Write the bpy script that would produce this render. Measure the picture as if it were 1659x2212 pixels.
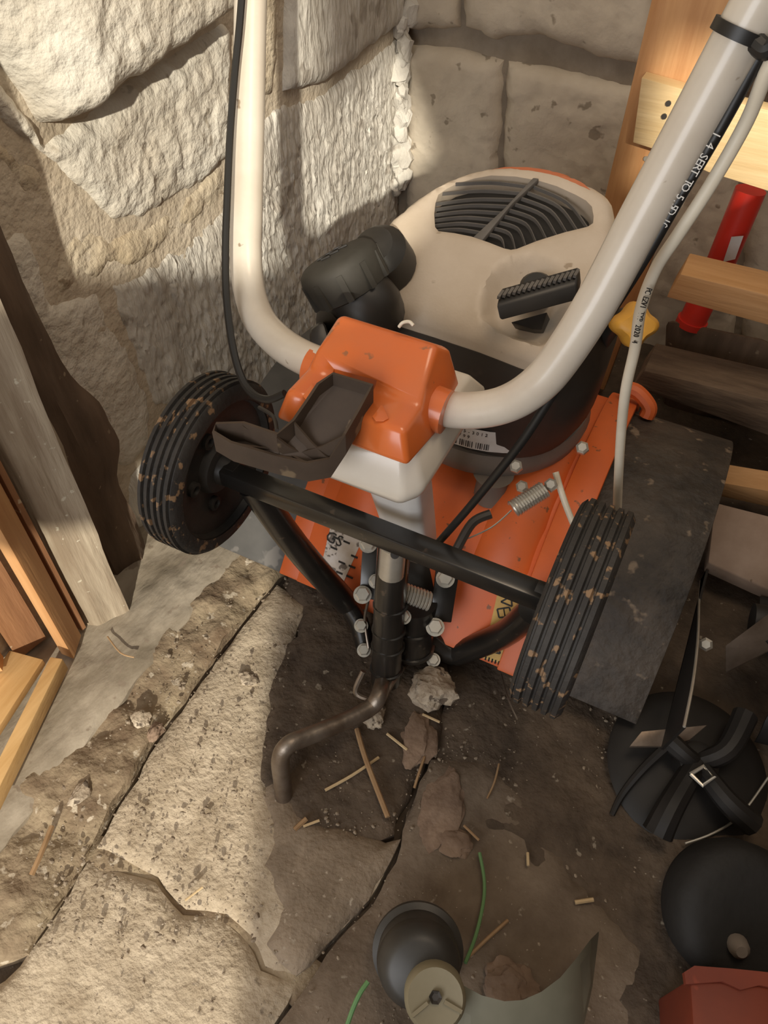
import bpy, bmesh, math, random
from mathutils import Vector as V, Matrix, noise
from mathutils.geometry import delaunay_2d_cdt
for o in list(bpy.data.objects): bpy.data.objects.remove(o)
S = bpy.context.scene
COL = S.collection
R = math.radians
random.seed(7)

# ------------------------------------------------------------------ camera
IW, IH, FPX = 1659, 2212, 1661.0
CAMZ = 0.85
AX = V((0.895, -0.344, 0.283)); 
def _basis():
    n = V((800-IW/2, -(2550-IH/2), -FPX)).normalized()
    x = 1250.0
    y = (FPX*n[2]-x*n[0])/n[1]
    Y = V((x, y, -FPX)).normalized(); Z = -n; X = Y.cross(Z)
    return X, Y, Z
BX, BY, BZ = _basis()
MW = Matrix((BX, BY, BZ))            # camera axes -> world axes
CP = V((0, 0, CAMZ))
cam = bpy.data.objects.new('camera', bpy.data.cameras.new('camera'))
COL.objects.link(cam)
cam.data.sensor_fit = 'VERTICAL'; cam.data.sensor_height = 36.0
cam.data.lens = FPX/IH*36.0
cam.data.clip_start = 0.01
cam.matrix_world = Matrix.Translation(CP) @ MW.to_4x4()
S.camera = cam
# sight lines used to read real positions (plane or distance given) off the photograph
def ray(px, py): return (MW @ V((px-IW/2, -(py-IH/2), -FPX))).normalized()
def at(px, py, d):
    v = MW @ V(((px-IW/2)/FPX, -(py-IH/2)/FPX, -1.0)); return CP + v*d
def onx(px, py, x): r = ray(px, py); return CP + r*((x-CP.x)/r.x)
def ony(px, py, y): r = ray(px, py); return CP + r*((y-CP.y)/r.y)
def onz(px, py, z): r = ray(px, py); return CP + r*((z-CP.z)/r.z)
def onp(px, py, y0, z0, s):          # plane z = z0 + s*(y-y0)
    r = ray(px, py); t = (z0+s*(CP.y-y0)-CP.z)/(r.z-s*r.y); return CP + r*t

# ------------------------------------------------------------------ light
S.view_settings.view_transform = 'Standard'; S.view_settings.look = 'None'
S.view_settings.gamma = 1.0; S.view_settings.use_curve_mapping = False
S.view_settings.exposure = 0.0
wd = bpy.data.worlds.new('sky'); S.world = wd; wd.use_nodes = True
bg = wd.node_tree.nodes['Background']
bg.inputs[0].default_value = (1.0, 0.94, 0.85, 1); bg.inputs[1].default_value = 0.44
sun = bpy.data.objects.new('sun', bpy.data.lights.new('sun', 'SUN')); COL.objects.link(sun)
sun.data.energy = 4.5; sun.data.angle = R(0.9); sun.data.color = (1.0, 0.93, 0.78)
SD = V((-math.sin(R(28))*math.cos(R(25)), math.cos(R(28))*math.cos(R(25)), -math.sin(R(25))))
sun.rotation_euler = SD.to_track_quat('-Z', 'Y').to_euler()
sun.location = (1, -2, 2)
warm_fill = bpy.data.objects.new('shed_lamp', bpy.data.lights.new('shed_lamp', 'AREA')); COL.objects.link(warm_fill)  # added warm fill from above for the engine and right side
warm_fill.data.energy = 5.0; warm_fill.data.size = 0.5; warm_fill.data.color = (1.0, 0.78, 0.55)
front_fill = bpy.data.objects.new('doorway_daylight', bpy.data.lights.new('doorway_daylight', 'AREA')); COL.objects.link(front_fill)  # added fill light to brighten mast and tray; no doorway is built
front_fill.data.energy = 13.0; front_fill.data.shape = 'RECTANGLE'; front_fill.data.size = 0.9; front_fill.data.size_y = 1.0; front_fill.data.color = (0.96, 0.97, 1.0)
front_fill.location = (-.40, -1.15, .80); front_fill.rotation_euler = (V((-.25, .55, .3))-V(front_fill.location)).to_track_quat('-Z', 'Y').to_euler()
warm_fill.location = (0.15, 0.55, 1.75)
warm_fill.rotation_euler = (V((-0.1, 0.85, 0.3))-V(warm_fill.location)).to_track_quat('-Z', 'Y').to_euler()

# ------------------------------------------------------------------ materials
MATS = {}
def mat(name, c1, c2=None, scale=6.0, rough=0.6, metal=0.0, bump=0.0, bscale=60.0, stretch=(1, 1, 1),
        spot=None, sscale=30.0, sth=0.62, detail=6.0, lo=0.35, hi=0.65, trans=0.0, coat=0.0, spotw=0.04, bdist=.004):
    if name in MATS: return MATS[name]
    m = bpy.data.materials.new(name); m.use_nodes = True; nt = m.node_tree; n = nt.nodes; L = nt.links
    b = n['Principled BSDF']
    b.inputs['Roughness'].default_value = rough; b.inputs['Metallic'].default_value = metal
    b.inputs['Base Color'].default_value = (*c1, 1)
    if coat: b.inputs['Coat Weight'].default_value = coat; b.inputs['Coat Roughness'].default_value = 0.15
    if trans: b.inputs['Subsurface Weight'].default_value = trans; b.inputs['Subsurface Radius'].default_value = (.02, .02, .02)
    tc = n.new('ShaderNodeTexCoord'); mp = n.new('ShaderNodeMapping'); mp.inputs['Scale'].default_value = stretch
    L.new(tc.outputs['Object'], mp.inputs['Vector'])
    out = None
    if c2 is not None:
        nz = n.new('ShaderNodeTexNoise'); nz.inputs['Scale'].default_value = scale; nz.inputs['Detail'].default_value = detail
        nz.inputs['Roughness'].default_value = 0.62
        L.new(mp.outputs[0], nz.inputs['Vector'])
        cr = n.new('ShaderNodeValToRGB'); cr.color_ramp.elements[0].position = lo; cr.color_ramp.elements[1].position = hi
        cr.color_ramp.elements[0].color = (*c1, 1); cr.color_ramp.elements[1].color = (*c2, 1)
        L.new(nz.outputs['Fac'], cr.inputs[0]); out = cr.outputs[0]
    if spot is not None:
        n2 = n.new('ShaderNodeTexNoise'); n2.inputs['Scale'].default_value = sscale; n2.inputs['Detail'].default_value = 3
        L.new(tc.outputs['Object'], n2.inputs['Vector'])
        r2 = n.new('ShaderNodeValToRGB'); r2.color_ramp.elements[0].position = sth; r2.color_ramp.elements[1].position = sth+spotw
        L.new(n2.outputs['Fac'], r2.inputs[0])
        mx = n.new('ShaderNodeMix'); mx.data_type = 'RGBA'
        L.new(r2.outputs[0], mx.inputs[0])
        if out: L.new(out, mx.inputs[6])
        else: mx.inputs[6].default_value = (*c1, 1)
        mx.inputs[7].default_value = (*spot, 1); out = mx.outputs[2]
    if out: L.new(out, b.inputs['Base Color'])
    if bump:
        n3 = n.new('ShaderNodeTexNoise'); n3.inputs['Scale'].default_value = bscale; n3.inputs['Detail'].default_value = 8
        L.new(mp.outputs[0], n3.inputs['Vector'])
        bp = n.new('ShaderNodeBump'); bp.inputs['Strength'].default_value = bump; bp.inputs['Distance'].default_value = bdist
        L.new(n3.outputs['Fac'], bp.inputs['Height']); L.new(bp.outputs[0], b.inputs['Normal'])
    MATS[name] = m
    return m
LIME = mat('limewashed_stone', (.56, .50, .41), (.70, .66, .58), 9, .92, bump=.9, bscale=85, spot=(.40, .35, .28), sscale=38, sth=.66, bdist=.006)
LIMEY = mat('yellow_limestone', (.47, .38, .26), (.60, .52, .40), 11, .92, bump=.9, bscale=80, bdist=.006, spot=(.32, .25, .17), sscale=40, sth=.64)
LIMEC = mat('combed_limestone', (.50, .46, .40), (.70, .67, .61), 7, .92, bump=.7, bscale=48, stretch=(1, 2.6, .7), spot=(.40, .36, .31), sscale=16, sth=.62, bdist=.010)
LIMEB = mat('grey_limestone_block', (.49, .42, .33), (.60, .53, .43), 7, .93, bump=.5, bscale=70, spot=(.30, .25, .19), sscale=34, sth=.66)
MORT = mat('old_mortar', (.22, .18, .135), (.34, .29, .23), 12, .95, bump=.6, bscale=60)
CONC = mat('worn_concrete', (.32, .25, .17), (.54, .45, .335), 26, .93, bump=.7, bscale=150, spot=(.23, .185, .135), sscale=120, sth=.63, detail=10, lo=.3, hi=.7, spotw=.1)
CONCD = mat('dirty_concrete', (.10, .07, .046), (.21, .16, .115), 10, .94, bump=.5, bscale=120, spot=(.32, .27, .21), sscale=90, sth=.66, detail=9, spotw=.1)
SOIL = mat('dark_soil', (.052, .036, .024), (.12, .086, .058), 14, .96, bump=.9, bscale=110, spot=(.24, .2, .15), sscale=95, sth=.68, detail=9)
GRAV = mat('brown_gravel_bed', (.15, .10, .06), (.33, .26, .17), 16, .95, bump=.9, bscale=100, spot=(.44, .37, .28), sscale=75, sth=.63, detail=9)
SILL = mat('dusty_sill', (.21, .17, .12), (.36, .305, .235), 14, .93, bump=.45, bscale=90, stretch=(1.6, .6, 1), spot=(.24, .19, .14), sscale=55, sth=.64)
OLDW = mat('weathered_grey_wood', (.25, .19, .13), (.42, .35, .26), 22, .9, bump=.7, bscale=50, stretch=(2.5, 2.5, .25), spot=(.5, .45, .35), sscale=90, sth=.68)
DARKW = mat('dark_bark_timber', (.075, .048, .03), (.15, .10, .066), 12, .92, bump=.7, bscale=40, stretch=(2, 2, .4), spot=(.24, .18, .12), sscale=80, sth=.7)
WOODH = mat('orange_brown_pine', (.42, .20, .075), (.58, .32, .14), 14, .62, bump=.25, bscale=40, stretch=(3, 3, .25))
WOODX = mat('pine_board_horizontal', (.50, .27, .11), (.62, .36, .17), 12, .65, bump=.25, bscale=40, stretch=(.3, 3, 4))
WOODY = mat('pine_board_lengthwise', (.46, .27, .10), (.62, .40, .18), 14, .62, bump=.25, bscale=40, stretch=(3, .35, 3))
WOODP = mat('pale_planed_pine', (.62, .44, .22), (.74, .56, .31), 12, .6, bump=.2, bscale=40, stretch=(.3, 3, 5))
WOODD = mat('muddy_board', (.085, .055, .036), (.21, .145, .095), 12, .9, bump=.6, bscale=50, stretch=(.5, 2, 2))
WOODR = mat('reddish_panel', (.25, .115, .052), (.36, .18, .085), 14, .7, bump=.3, bscale=50, stretch=(3, 3, .3), spot=(.5, .38, .26), sscale=45, sth=.66)
CREAM = mat('cream_painted_steel', (.60, .53, .44), (.68, .62, .53), 14, .28, spot=(.33, .26, .19), sscale=55, sth=.735, coat=.3, spotw=.02)
CREAMP = mat('cream_plastic', (.60, .50, .39), (.66, .56, .45), 20, .42, spot=(.40, .31, .22), sscale=48, sth=.69, bump=.06, bscale=400)
CREAMT = mat('cream_tray_plastic', (.68, .61, .51), (.74, .68, .59), 10, .22, spot=(.42, .34, .26), sscale=70, sth=.72, coat=.3)
WHITEP = mat('milky_plastic', (.72, .70, .67), (.76, .74, .71), 8, .4, trans=.15)
ORANGE = mat('orange_plastic', (.72, .155, .028), (.64, .16, .045), 16, .27, spot=(.36, .13, .05), sscale=58, sth=.66, coat=.35)
HOOD = mat('orange_painted_hood', (.70, .13, .022), (.58, .12, .03), 10, .48, spot=(.24, .08, .03), sscale=75, sth=.68)
ACC = mat('faded_orange_insert', (.52, .15, .06), (.58, .19, .08), 20, .45)
BLACKP = mat('black_plastic', (.018, .016, .014), (.032, .028, .024), 20, .42, spot=(.11, .085, .065), sscale=45, sth=.68)
BODY = mat('dark_engine_plastic', (.032, .027, .023), (.05, .042, .035), 9, .5, spot=(.10, .078, .06), sscale=26, sth=.66, spotw=.2)
GREYP = mat('dusty_grey_plastic', (.12, .11, .10), (.17, .155, .14), 20, .6)
CAPM = mat('charcoal_cap_plastic', (.030, .027, .021), (.045, .040, .032), 20, .72)
BROWNP = mat('brown_lever_plastic', (.045, .028, .017), (.072, .047, .03), 18, .7, spot=(.17, .12, .07), sscale=40, sth=.62)
RUBBER = mat('black_rubber', (.022, .020, .018), (.040, .036, .032), 20, .62, bump=.15, bscale=120)
TREAD = mat('muddy_rubber_tread', (.024, .021, .019), (.045, .04, .035), 20, .7, bump=.3, bscale=150, spot=(.26, .16, .085), sscale=95, sth=.585, spotw=.06)
FEND = mat('mud_smeared_black_steel', (.026, .021, .017), (.075, .058, .044), 16, .62, bump=1.0, bscale=45, spot=(.20, .15, .105), sscale=42, sth=.63, spotw=.06, bdist=.006)
FENDL = mat('dusty_black_steel', (.05, .048, .045), (.085, .08, .074), 9, .6, spot=(.13, .12, .11), sscale=30, sth=.64)
FRAME = mat('black_painted_steel', (.012, .011, .010), (.022, .019, .016), 16, .3, spot=(.07, .05, .035), sscale=60, sth=.68, coat=.4)
ZINC = mat('zinc_plated_steel', (.66, .63, .56), (.55, .51, .43), 30, .3, metal=.6)
RUST = mat('rusty_steel_rod', (.30, .255, .21), (.17, .125, .09), 25, .42, metal=.75, bump=.2, bscale=90)
GEAR = mat('cast_grey_brown', (.17, .14, .115), (.22, .185, .155), 12, .55)
CABW = mat('white_cable_sheath', (.82, .74, .60), (.74, .66, .52), 25, .45)
CABB = mat('black_cable_sheath', (.014, .013, .012), None, 20, .42)
YEL = mat('yellow_plastic', (.72, .37, .05), (.62, .31, .05), 20, .45)
RED = mat('red_painted_tube', (.72, .035, .02), (.62, .04, .025), 10, .4)
REDP = mat('faded_red_plastic', (.19, .032, .012), (.15, .027, .012), 14, .6, spot=(.34, .06, .028), sscale=22, sth=.66)
BLADE = mat('worn_blade_steel', (.30, .24, .19), (.18, .135, .10), 18, .42, metal=.7, bump=.2, bscale=60)
BLADED = mat('dark_tine_steel', (.009, .0075, .0065), (.016, .013, .011), 18, .6)
PAPER = mat('white_label_paper', (.72, .70, .68), (.62, .58, .54), 30, .6)
PAPERB = mat('soiled_label_paper', (.66, .62, .60), (.50, .42, .33), 26, .6, spot=(.16, .13, .11), sscale=70, sth=.56)
PAPERY = mat('yellow_label_paper', (.62, .40, .10), (.50, .30, .08), 30, .6)
INK = mat('black_ink', (.02, .018, .016), None, rough=.7)
INKW = mat('white_ink', (.70, .68, .64), None, rough=.7)
OLIVE = mat('olive_grey_plastic', (.20, .17, .105), (.25, .215, .14), 10, .5, bump=.1, bscale=60)
GUARD = mat('grey_green_plastic', (.15, .145, .105), (.205, .195, .145), 10, .5)
LINE = mat('green_trimmer_line', (.10, .22, .08), (.14, .27, .11), 10, .5)
STRAW = mat('dry_straw', (.48, .34, .18), (.60, .46, .27), 30, .8)
STRAWD = mat('brown_straw', (.26, .15, .07), (.36, .23, .12), 30, .8)
ROCK = mat('pale_rubble_stone', (.24, .18, .125), (.50, .42, .32), 30, .95, bump=.9, bscale=120, spot=(.12, .09, .065), sscale=70, sth=.6)
ROCKB = mat('brown_stone_flake', (.16, .105, .072), (.26, .18, .125), 24, .95, bump=.6, bscale=100)
MUD = mat('dried_mud', (.40, .25, .13), (.30, .18, .095), 60, .95, bump=.8, bscale=200)

# ------------------------------------------------------------------ builders
ORG = {}
def link(name, me, m, parent=None, loc=None, smooth=35):
    o = bpy.data.objects.new(name, me); COL.objects.link(o)
    if m and not me.materials: me.materials.append(m)
    po = ORG.get(parent.name, V((0, 0, 0))) if parent else V((0, 0, 0))
    if parent: o.parent = parent
    L = V(loc) if loc is not None else po
    o.location = L-po; ORG[o.name] = L
    return o
def fin(bm, smooth=35):
    bmesh.ops.recalc_face_normals(bm, faces=bm.faces)
    me = bpy.data.meshes.new('m'); bm.to_mesh(me); bm.free()
    if smooth:
        me.shade_smooth(); me.set_sharp_from_angle(angle=R(smooth))
    return me
def part(name, vf, m, parent=None, loc=None, bevel=0, seg=2, smooth=35, label=None):
    """world-space (verts, faces) -> one mesh object, stored relative to its base"""
    vs, fs = vf
    L = V(loc) if loc is not None else (ORG.get(parent.name, V((0, 0, 0))) if parent else V((0, 0, 0)))
    bm = bmesh.new(); bv = [bm.verts.new(V(v)-L) for v in vs]
    for f in fs:
        try: bm.faces.new([bv[i] for i in f])
        except ValueError: pass
    if bevel:
        bmesh.ops.recalc_face_normals(bm, faces=bm.faces)
        es = [e for e in bm.edges if len(e.link_faces) == 2 and e.calc_face_angle(0) > R(25)]
        bmesh.ops.bevel(bm, geom=es, offset=bevel, segments=seg, profile=.5, affect='EDGES', clamp_overlap=True)
    o = link(name, fin(bm, smooth), m, parent, L)
    if label: o['label'] = label
    return o
def tag(o, label, cat, group=None):
    o['label'] = label; o['category'] = cat
    if group: o['group'] = group
    return o
def thing(name, label, cat, base, group=None):
    o = bpy.data.objects.new(name, None); COL.objects.link(o); o.location = base; o.empty_display_size = .05
    ORG[o.name] = V(base); return tag(o, label, cat, group)
def struct(o): o['kind'] = 'structure'; return o
def cat_vf(*l):
    vs, fs = [], []
    for a, b in l:
        k = len(vs); vs += list(a); fs += [[i+k for i in f] for f in b]
    return vs, fs
def box(c, sz, rot=None):
    c = V(c); vs = []
    for x in (-.5, .5):
        for y in (-.5, .5):
            for z in (-.5, .5):
                p = V((x*sz[0], y*sz[1], z*sz[2])); vs.append(c+((rot @ p) if rot else p))
    return vs, [[0, 1, 3, 2], [4, 6, 7, 5], [0, 4, 5, 1], [2, 3, 7, 6], [0, 2, 6, 4], [1, 5, 7, 3]]
def frame_to(d, up=V((0, 0, 1))):
    d = V(d).normalized(); a = up.cross(d)
    if a.length < 1e-4: a = V((1, 0, 0)).cross(d)
    a.normalize(); b = d.cross(a); return a, b, d
def bar(p, q, w, h, up=V((0, 0, 1))):
    p, q = V(p), V(q); a, b, d = frame_to(q-p, up)
    return box((p+q)/2, (w, h, (q-p).length), Matrix((a, b, d)).transposed())
def catmull(P, k=6):
    P = [V(p) for p in P]; out = []
    for i in range(len(P)-1):
        p0, p1, p2, p3 = P[max(i-1, 0)], P[i], P[i+1], P[min(i+2, len(P)-1)]
        for j in range(k):
            t = j/k
            out.append(.5*((2*p1)+(p2-p0)*t+(2*p0-5*p1+4*p2-p3)*t*t+(3*p1-p0-3*p2+p3)*t**3))
    return out+[P[-1]]
def tube(P, r, n=14, k=6, smooth=True, cap=True):
    P = catmull(P, k) if smooth else [V(p) for p in P]
    m = len(P); rr = r if callable(r) else (lambda t: r)
    vs, fs = [], []
    d0 = (P[1]-P[0]).normalized(); a, b, _ = frame_to(d0)
    for i, p in enumerate(P):
        d = (P[min(i+1, m-1)]-P[max(i-1, 0)]).normalized()
        a = (a-d*a.dot(d)).normalized(); b = d.cross(a); q = rr(i/(m-1))
        for j in range(n):
            t = 2*math.pi*j/n; vs.append(p+(a*math.cos(t)+b*math.sin(t))*q)
    for i in range(m-1):
        for j in range(n):
            fs.append([i*n+j, i*n+(j+1) % n, (i+1)*n+(j+1) % n, (i+1)*n+j])
    if cap: fs += [list(range(n))[::-1], [(m-1)*n+j for j in range(n)]]
    return vs, fs
def lathe(prof, o, axis, n=32, closed=True):
    a, b, d = frame_to(axis); o = V(o); vs, fs = [], []
    for r, h in prof:
        for j in range(n):
            t = 2*math.pi*j/n; vs.append(o+d*h+(a*math.cos(t)+b*math.sin(t))*max(r, 1e-5))
    for i in range(len(prof)-1):
        for j in range(n): fs.append([i*n+j, i*n+(j+1) % n, (i+1)*n+(j+1) % n, (i+1)*n+j])
    if closed: fs += [list(range(n))[::-1], [(len(prof)-1)*n+j for j in range(n)]]
    return vs, fs
def loft(rings, cap=True):
    n = len(rings[0]); vs = [V(p) for r in rings for p in r]; fs = []
    for i in range(len(rings)-1):
        for j in range(n): fs.append([i*n+j, i*n+(j+1) % n, (i+1)*n+(j+1) % n, (i+1)*n+j])
    if cap: fs += [list(range(n))[::-1], [(len(rings)-1)*n+j for j in range(n)]]
    return vs, fs
def slab(P, off):                       # polygon thickened along a vector
    off = V(off); return loft([[V(p) for p in P], [V(p)+off for p in P]])
def coil(p, q, r, wire, turns, n=6):
    p, q = V(p), V(q); a, b, d = frame_to(q-p); L = (q-p).length; K = int(turns*10)
    return tube([p+d*(L*i/K)+(a*math.cos(2*math.pi*turns*i/K)+b*math.sin(2*math.pi*turns*i/K))*r for i in range(K+1)], wire, n, smooth=False)
def inside(p, poly):
    x, y = p[0], p[1]; c = False; j = len(poly)-1
    for i in range(len(poly)):
        xi, yi = poly[i][0], poly[i][1]; xj, yj = poly[j][0], poly[j][1]
        if (yi > y) != (yj > y) and x < (xj-xi)*(y-yi)/(yj-yi)+xi: c = not c
        j = i
    return c
def dist_edge(p, poly):
    best = 9.
    for i in range(len(poly)):
        ax, ay = poly[i-1][0], poly[i-1][1]; bx, by = poly[i][0], poly[i][1]
        dx, dy = bx-ax, by-ay; L = dx*dx+dy*dy
        t = 0 if L == 0 else max(0, min(1, ((p[0]-ax)*dx+(p[1]-ay)*dy)/L))
        best = min(best, math.hypot(p[0]-ax-t*dx, p[1]-ay-t*dy))
    return best
def rough_edge(poly, step, amp, seed=0):
    out = []
    for i in range(len(poly)):
        a, b = V(poly[i-1][:2]), V(poly[i][:2]); L = (b-a).length; k = max(1, int(L/step)); nn = V((-(b-a).y, (b-a).x))/max(L, 1e-6)
        for j in range(k):
            q = a+(b-a)*(j/k)
            w = noise.noise(V((q.x*30+seed, q.y*30, seed)))+.5*noise.noise(V((q.x*90, q.y*90+seed, 3)))
            out.append(q+nn*(amp*w if j else 0))
    return out
def patch(poly, fn, step, holes=(), skirts=None):
    """triangulated sheet over a 2-D outline; fn(u, v, d) -> world point; skirts = world vector for the rim"""
    pts = [V(p[:2]) for p in poly]; ed = [(i, (i+1) % len(poly)) for i in range(len(poly))]
    for h in holes:
        k = len(pts); pts += [V(p[:2]) for p in h]; ed += [(k+i, k+(i+1) % len(h)) for i in range(len(h))]
    us = [p.x for p in pts]; vs_ = [p.y for p in pts]
    rnd = random.Random(int(abs(us[0])*1e5) % 9999)
    u = min(us)
    while u < max(us):
        v = min(vs_)
        while v < max(vs_):
            q = (u+rnd.uniform(-.3, .3)*step, v+rnd.uniform(-.3, .3)*step)
            if inside(q, poly) and dist_edge(q, poly) > step*.45 and not any(inside(q, h) or dist_edge(q, h) < step*.45 for h in holes): pts.append(V(q))
            v += step
        u += step
    vo, eo, fo, *_ = delaunay_2d_cdt(pts, ed, [], 0, 1e-6)
    fs = []
    for f in fo:
        c = sum((vo[i] for i in f), V((0, 0)))/len(f)
        if inside(c, poly) and not any(inside(c, h) for h in holes): fs.append(list(f))
    vs = [fn(p.x, p.y, dist_edge(p, poly)) for p in vo]
    if skirts is not None:
        cnt = {}
        for f in fs:
            for i in range(len(f)):
                e = (f[i-1], f[i]); cnt[e] = cnt.get(e, 0)+1
        new = {}
        for (a, b) in list(cnt):
            if (b, a) not in cnt:
                for i in (a, b):
                    if i not in new: new[i] = len(vs); vs.append(vs[i]+V(skirts))
                fs.append([b, a, new[a], new[b]])
    return vs, fs
def text_mesh(s, size, depth=.0003):
    c = bpy.data.curves.new('t', 'FONT'); c.body = s; c.size = size; c.extrude = depth; c.align_x = 'CENTER'; c.align_y = 'CENTER'; c.resolution_u = 2
    o = bpy.data.objects.new('t', c); COL.objects.link(o); dg = bpy.context.evaluated_depsgraph_get()
    me = bpy.data.meshes.new_from_object(o.evaluated_get(dg)); bpy.data.objects.remove(o); bpy.data.curves.remove(c)
    me.materials.clear(); return me
def lettering(name, s, size, m, parent, c, xdir, ndir, depth=.0003):
    me = text_mesh(s, size, depth); x = V(xdir).normalized(); nn = V(ndir); nn = (nn-x*nn.dot(x)).normalized(); y = nn.cross(x)
    me.transform(Matrix((x, y, nn)).transposed().to_4x4())
    return link(name, me, m, parent, V(c))
def fbm(x, y, z, o=4): return noise.fractal(V((x, y, z)), 1.0, 2.0, o)
def pebble_mesh(r, seed, sub=2, amp=.35, flat=(1, 1, .7)):
    bm = bmesh.new(); bmesh.ops.create_icosphere(bm, subdivisions=sub, radius=1)
    for v in bm.verts:
        w = 1+amp*noise.noise(v.co*1.3+V((seed*3.1, seed, 0)))+amp*.4*noise.noise(v.co*3.5+V((seed, 5, 0)))+(amp*.18*noise.noise(v.co*9+V((seed, 5, 0))) if sub > 2 else 0)
        v.co = V((v.co.x*flat[0], v.co.y*flat[1], v.co.z*flat[2]))*w*r
    me = bpy.data.meshes.new('pebble'); bm.to_mesh(me); bm.free(); me.shade_smooth(); me.set_sharp_from_angle(angle=R(30)); return me

# ================================================================== STRUCTURE
XW, YW = -0.60, 1.29                # left wall face, back wall face
# --- left wall: mortar bed with stones
wl = struct(part('wall_left', box((XW-.0665, .40, .45), (.12, 2.3, 1.5)), mat('pale_mortar', (.46, .38, .28), (.60, .52, .41), 14, .95, bump=.9, bscale=70, bdist=.006)))
def wall_stone(px, m, seed, proud=.012, rough=.010, comb=0, comb_at=None, step=.009, edge=.004, fade=None, rnd_=.006):
    poly = [onx(x, y, XW) for x, y in px]; poly = [(p.y, p.z) for p in poly]
    poly = rough_edge(poly, .012, edge, seed)
    def fn(u, v, d):
        pr = proud if not fade else fade[2]+(proud-fade[2])*max(0, min(1, (u-fade[0])/(fade[1]-fade[0])))
        h = pr*(1-math.exp(-d/rnd_))+rough*.6*fbm(u*7, v*7, seed)+rough*.28*fbm(u*26, v*26, seed+5)+.0022*fbm(u*90, v*60, seed+2)
        if comb:
            k = 1 if comb_at is None else max(0, min(1, (comb_at-v+.03*noise.noise(V((u*20, v*20, 1))))/.02))
            h += k*comb*(abs(noise.noise(V((u*190+v*30, v*26, seed))))*1.3-.3+.4*noise.noise(V((u*70+v*14, v*18, seed))))
        return V((XW-.02+.006+h, u, v))
    return part('stone', patch(poly, fn, step, skirts=(-.04, 0, 0)), m, wl, smooth=50)
wall_stone([(-80, -60), (200, -220), (430, -170), (478, 15), (280, 150), (112, 268), (92, 272), (60, 215), (0, 130), (-120, 60)], LIME, 1, .058, .012, step=.0055, fade=(.47, .56, .014))
wall_stone([(105, 305), (290, 170), (488, 45), (505, 60), (500, 335), (440, 405), (330, 472), (250, 485), (200, 425), (90, 335), (0, 255), (-60, 190), (0, 150), (60, 235)], LIME, 2, .018, .010, comb=.003, comb_at=.50, step=.005)
wall_stone([(-60, 205), (0, 270), (55, 330), (150, 395), (165, 425), (140, 470), (92, 508), (60, 450), (20, 380), (-60, 330)], LIMEY, 3, .009, .008)
wall_stone([(98, 515), (140, 480), (200, 440), (248, 505), (330, 480), (490, 352), (510, 420), (420, 500), (312, 580), (240, 580), (225, 612), (135, 655), (100, 560)], LIMEY, 4, .010, .010, step=.006)
wall_stone([(515, -160), (600, -200), (612, 60), (600, 210), (508, 300)], LIMEY, 5, .014, .010, step=.008)
wall_stone([(622, -200), (872, -270), (872, 52), (700, 182), (640, 200), (615, 205), (618, 60)], LIMEC, 6, .026, .006, step=.008)
wall_stone([(425, 505), (515, 425), (508, 320), (610, 222), (645, 212), (705, 198), (872, 70), (872, 190), (868, 440), (864, 720), (760, 860), (600, 900), (335, 880), (262, 690), (236, 612), (312, 590)], LIMEC, 7, .012, .006, comb=.0042, comb_at=.375, step=.0042)
wall_stone([(-40, 560), (60, 470), (88, 520), (125, 650), (225, 615), (258, 690), (330, 850), (335, 960), (280, 1030), (200, 1000), (60, 900)], LIME, 8, .012, .007)
wall_stone([(285, 1030), (338, 965), (345, 892), (600, 910), (760, 870), (700, 1150), (420, 1260), (330, 1200), (270, 1120)], LIMEC, 9, .010, .008, step=.01)
wall_stone([(-700, -500), (180, -240), (-90, -75), (-130, 50), (-20, 140), (-70, 180), (-400, 200)], LIME, 10, .03, .012, step=.02)
wall_stone([(-400, 220), (-70, 200), (-70, 340), (10, 380), (50, 460), (-50, 555), (40, 900), (-100, 1000)], LIME, 11, .01, .01, step=.02)
# ragged mortar squeezed into the corner
wb = struct(part('wall_back', box((.6, YW+.07, .45), (2.7, .12, 1.5)), MORT))
def wall_block(px, m, seed, proud=.022, rough=.006, step=.010):
    poly = [ony(x, y, YW) for x, y in px]; poly = rough_edge([(p.x, p.z) for p in poly], .014, .005, seed)
    def fn(u, v, d):
        h = proud*(1-math.exp(-d/.007))+rough*fbm(u*6, v*6, seed)+.004*noise.noise(V((u*60, v*24, seed)))+.0025*noise.noise(V((u*110, v*60, seed)))
        return V((u, YW+.012-h, v))
    return part('block', patch(poly, fn, step, skirts=(0, .04, 0)), m, wb, smooth=50)
wall_block([(878, -200), (985, -220), (992, 62), (940, 66), (880, 66)], LIMEB, 21)
wall_block([(995, -220), (1440, -260), (1412, 152), (1290, 128), (1160, 80), (1070, 92), (1000, 62)], LIMEB, 22, .03)
wall_block([(880, 100), (990, 108), (1086, 132), (1084, 270), (1074, 330), (1085, 700), (1090, 900), (900, 900), (868, 560)], LIMEB, 23)
wall_block([(1092, 132), (1250, 160), (1400, 192), (1600, 230), (1580, 900), (1095, 900), (1082, 330)], LIMEB, 24)
wall_block([(1450, -260), (1900, -300), (1950, 250), (1620, 205), (1425, 158)], LIMEB, 25, step=.02)
wall_block([(1610, 235), (1950, 290), (2000, 900), (1592, 900)], LIMEB, 26, step=.02)
def crumble():
    rnd = random.Random(4); L = []
    for i in range(26):
        z = .16+i*.0115; me = pebble_mesh(rnd.uniform(.008, .018), i, 2, .5, (1, 1, 1.4))
        c = V((XW+.006+rnd.uniform(-.004, .010), YW-.012+rnd.uniform(-.012, .004), z))
        L.append(([v.co+c for v in me.vertices], [list(p.vertices) for p in me.polygons])); bpy.data.meshes.remove(me)
    return cat_vf(*L)
struct(part('trim_1', crumble(), LIMEC))
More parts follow.
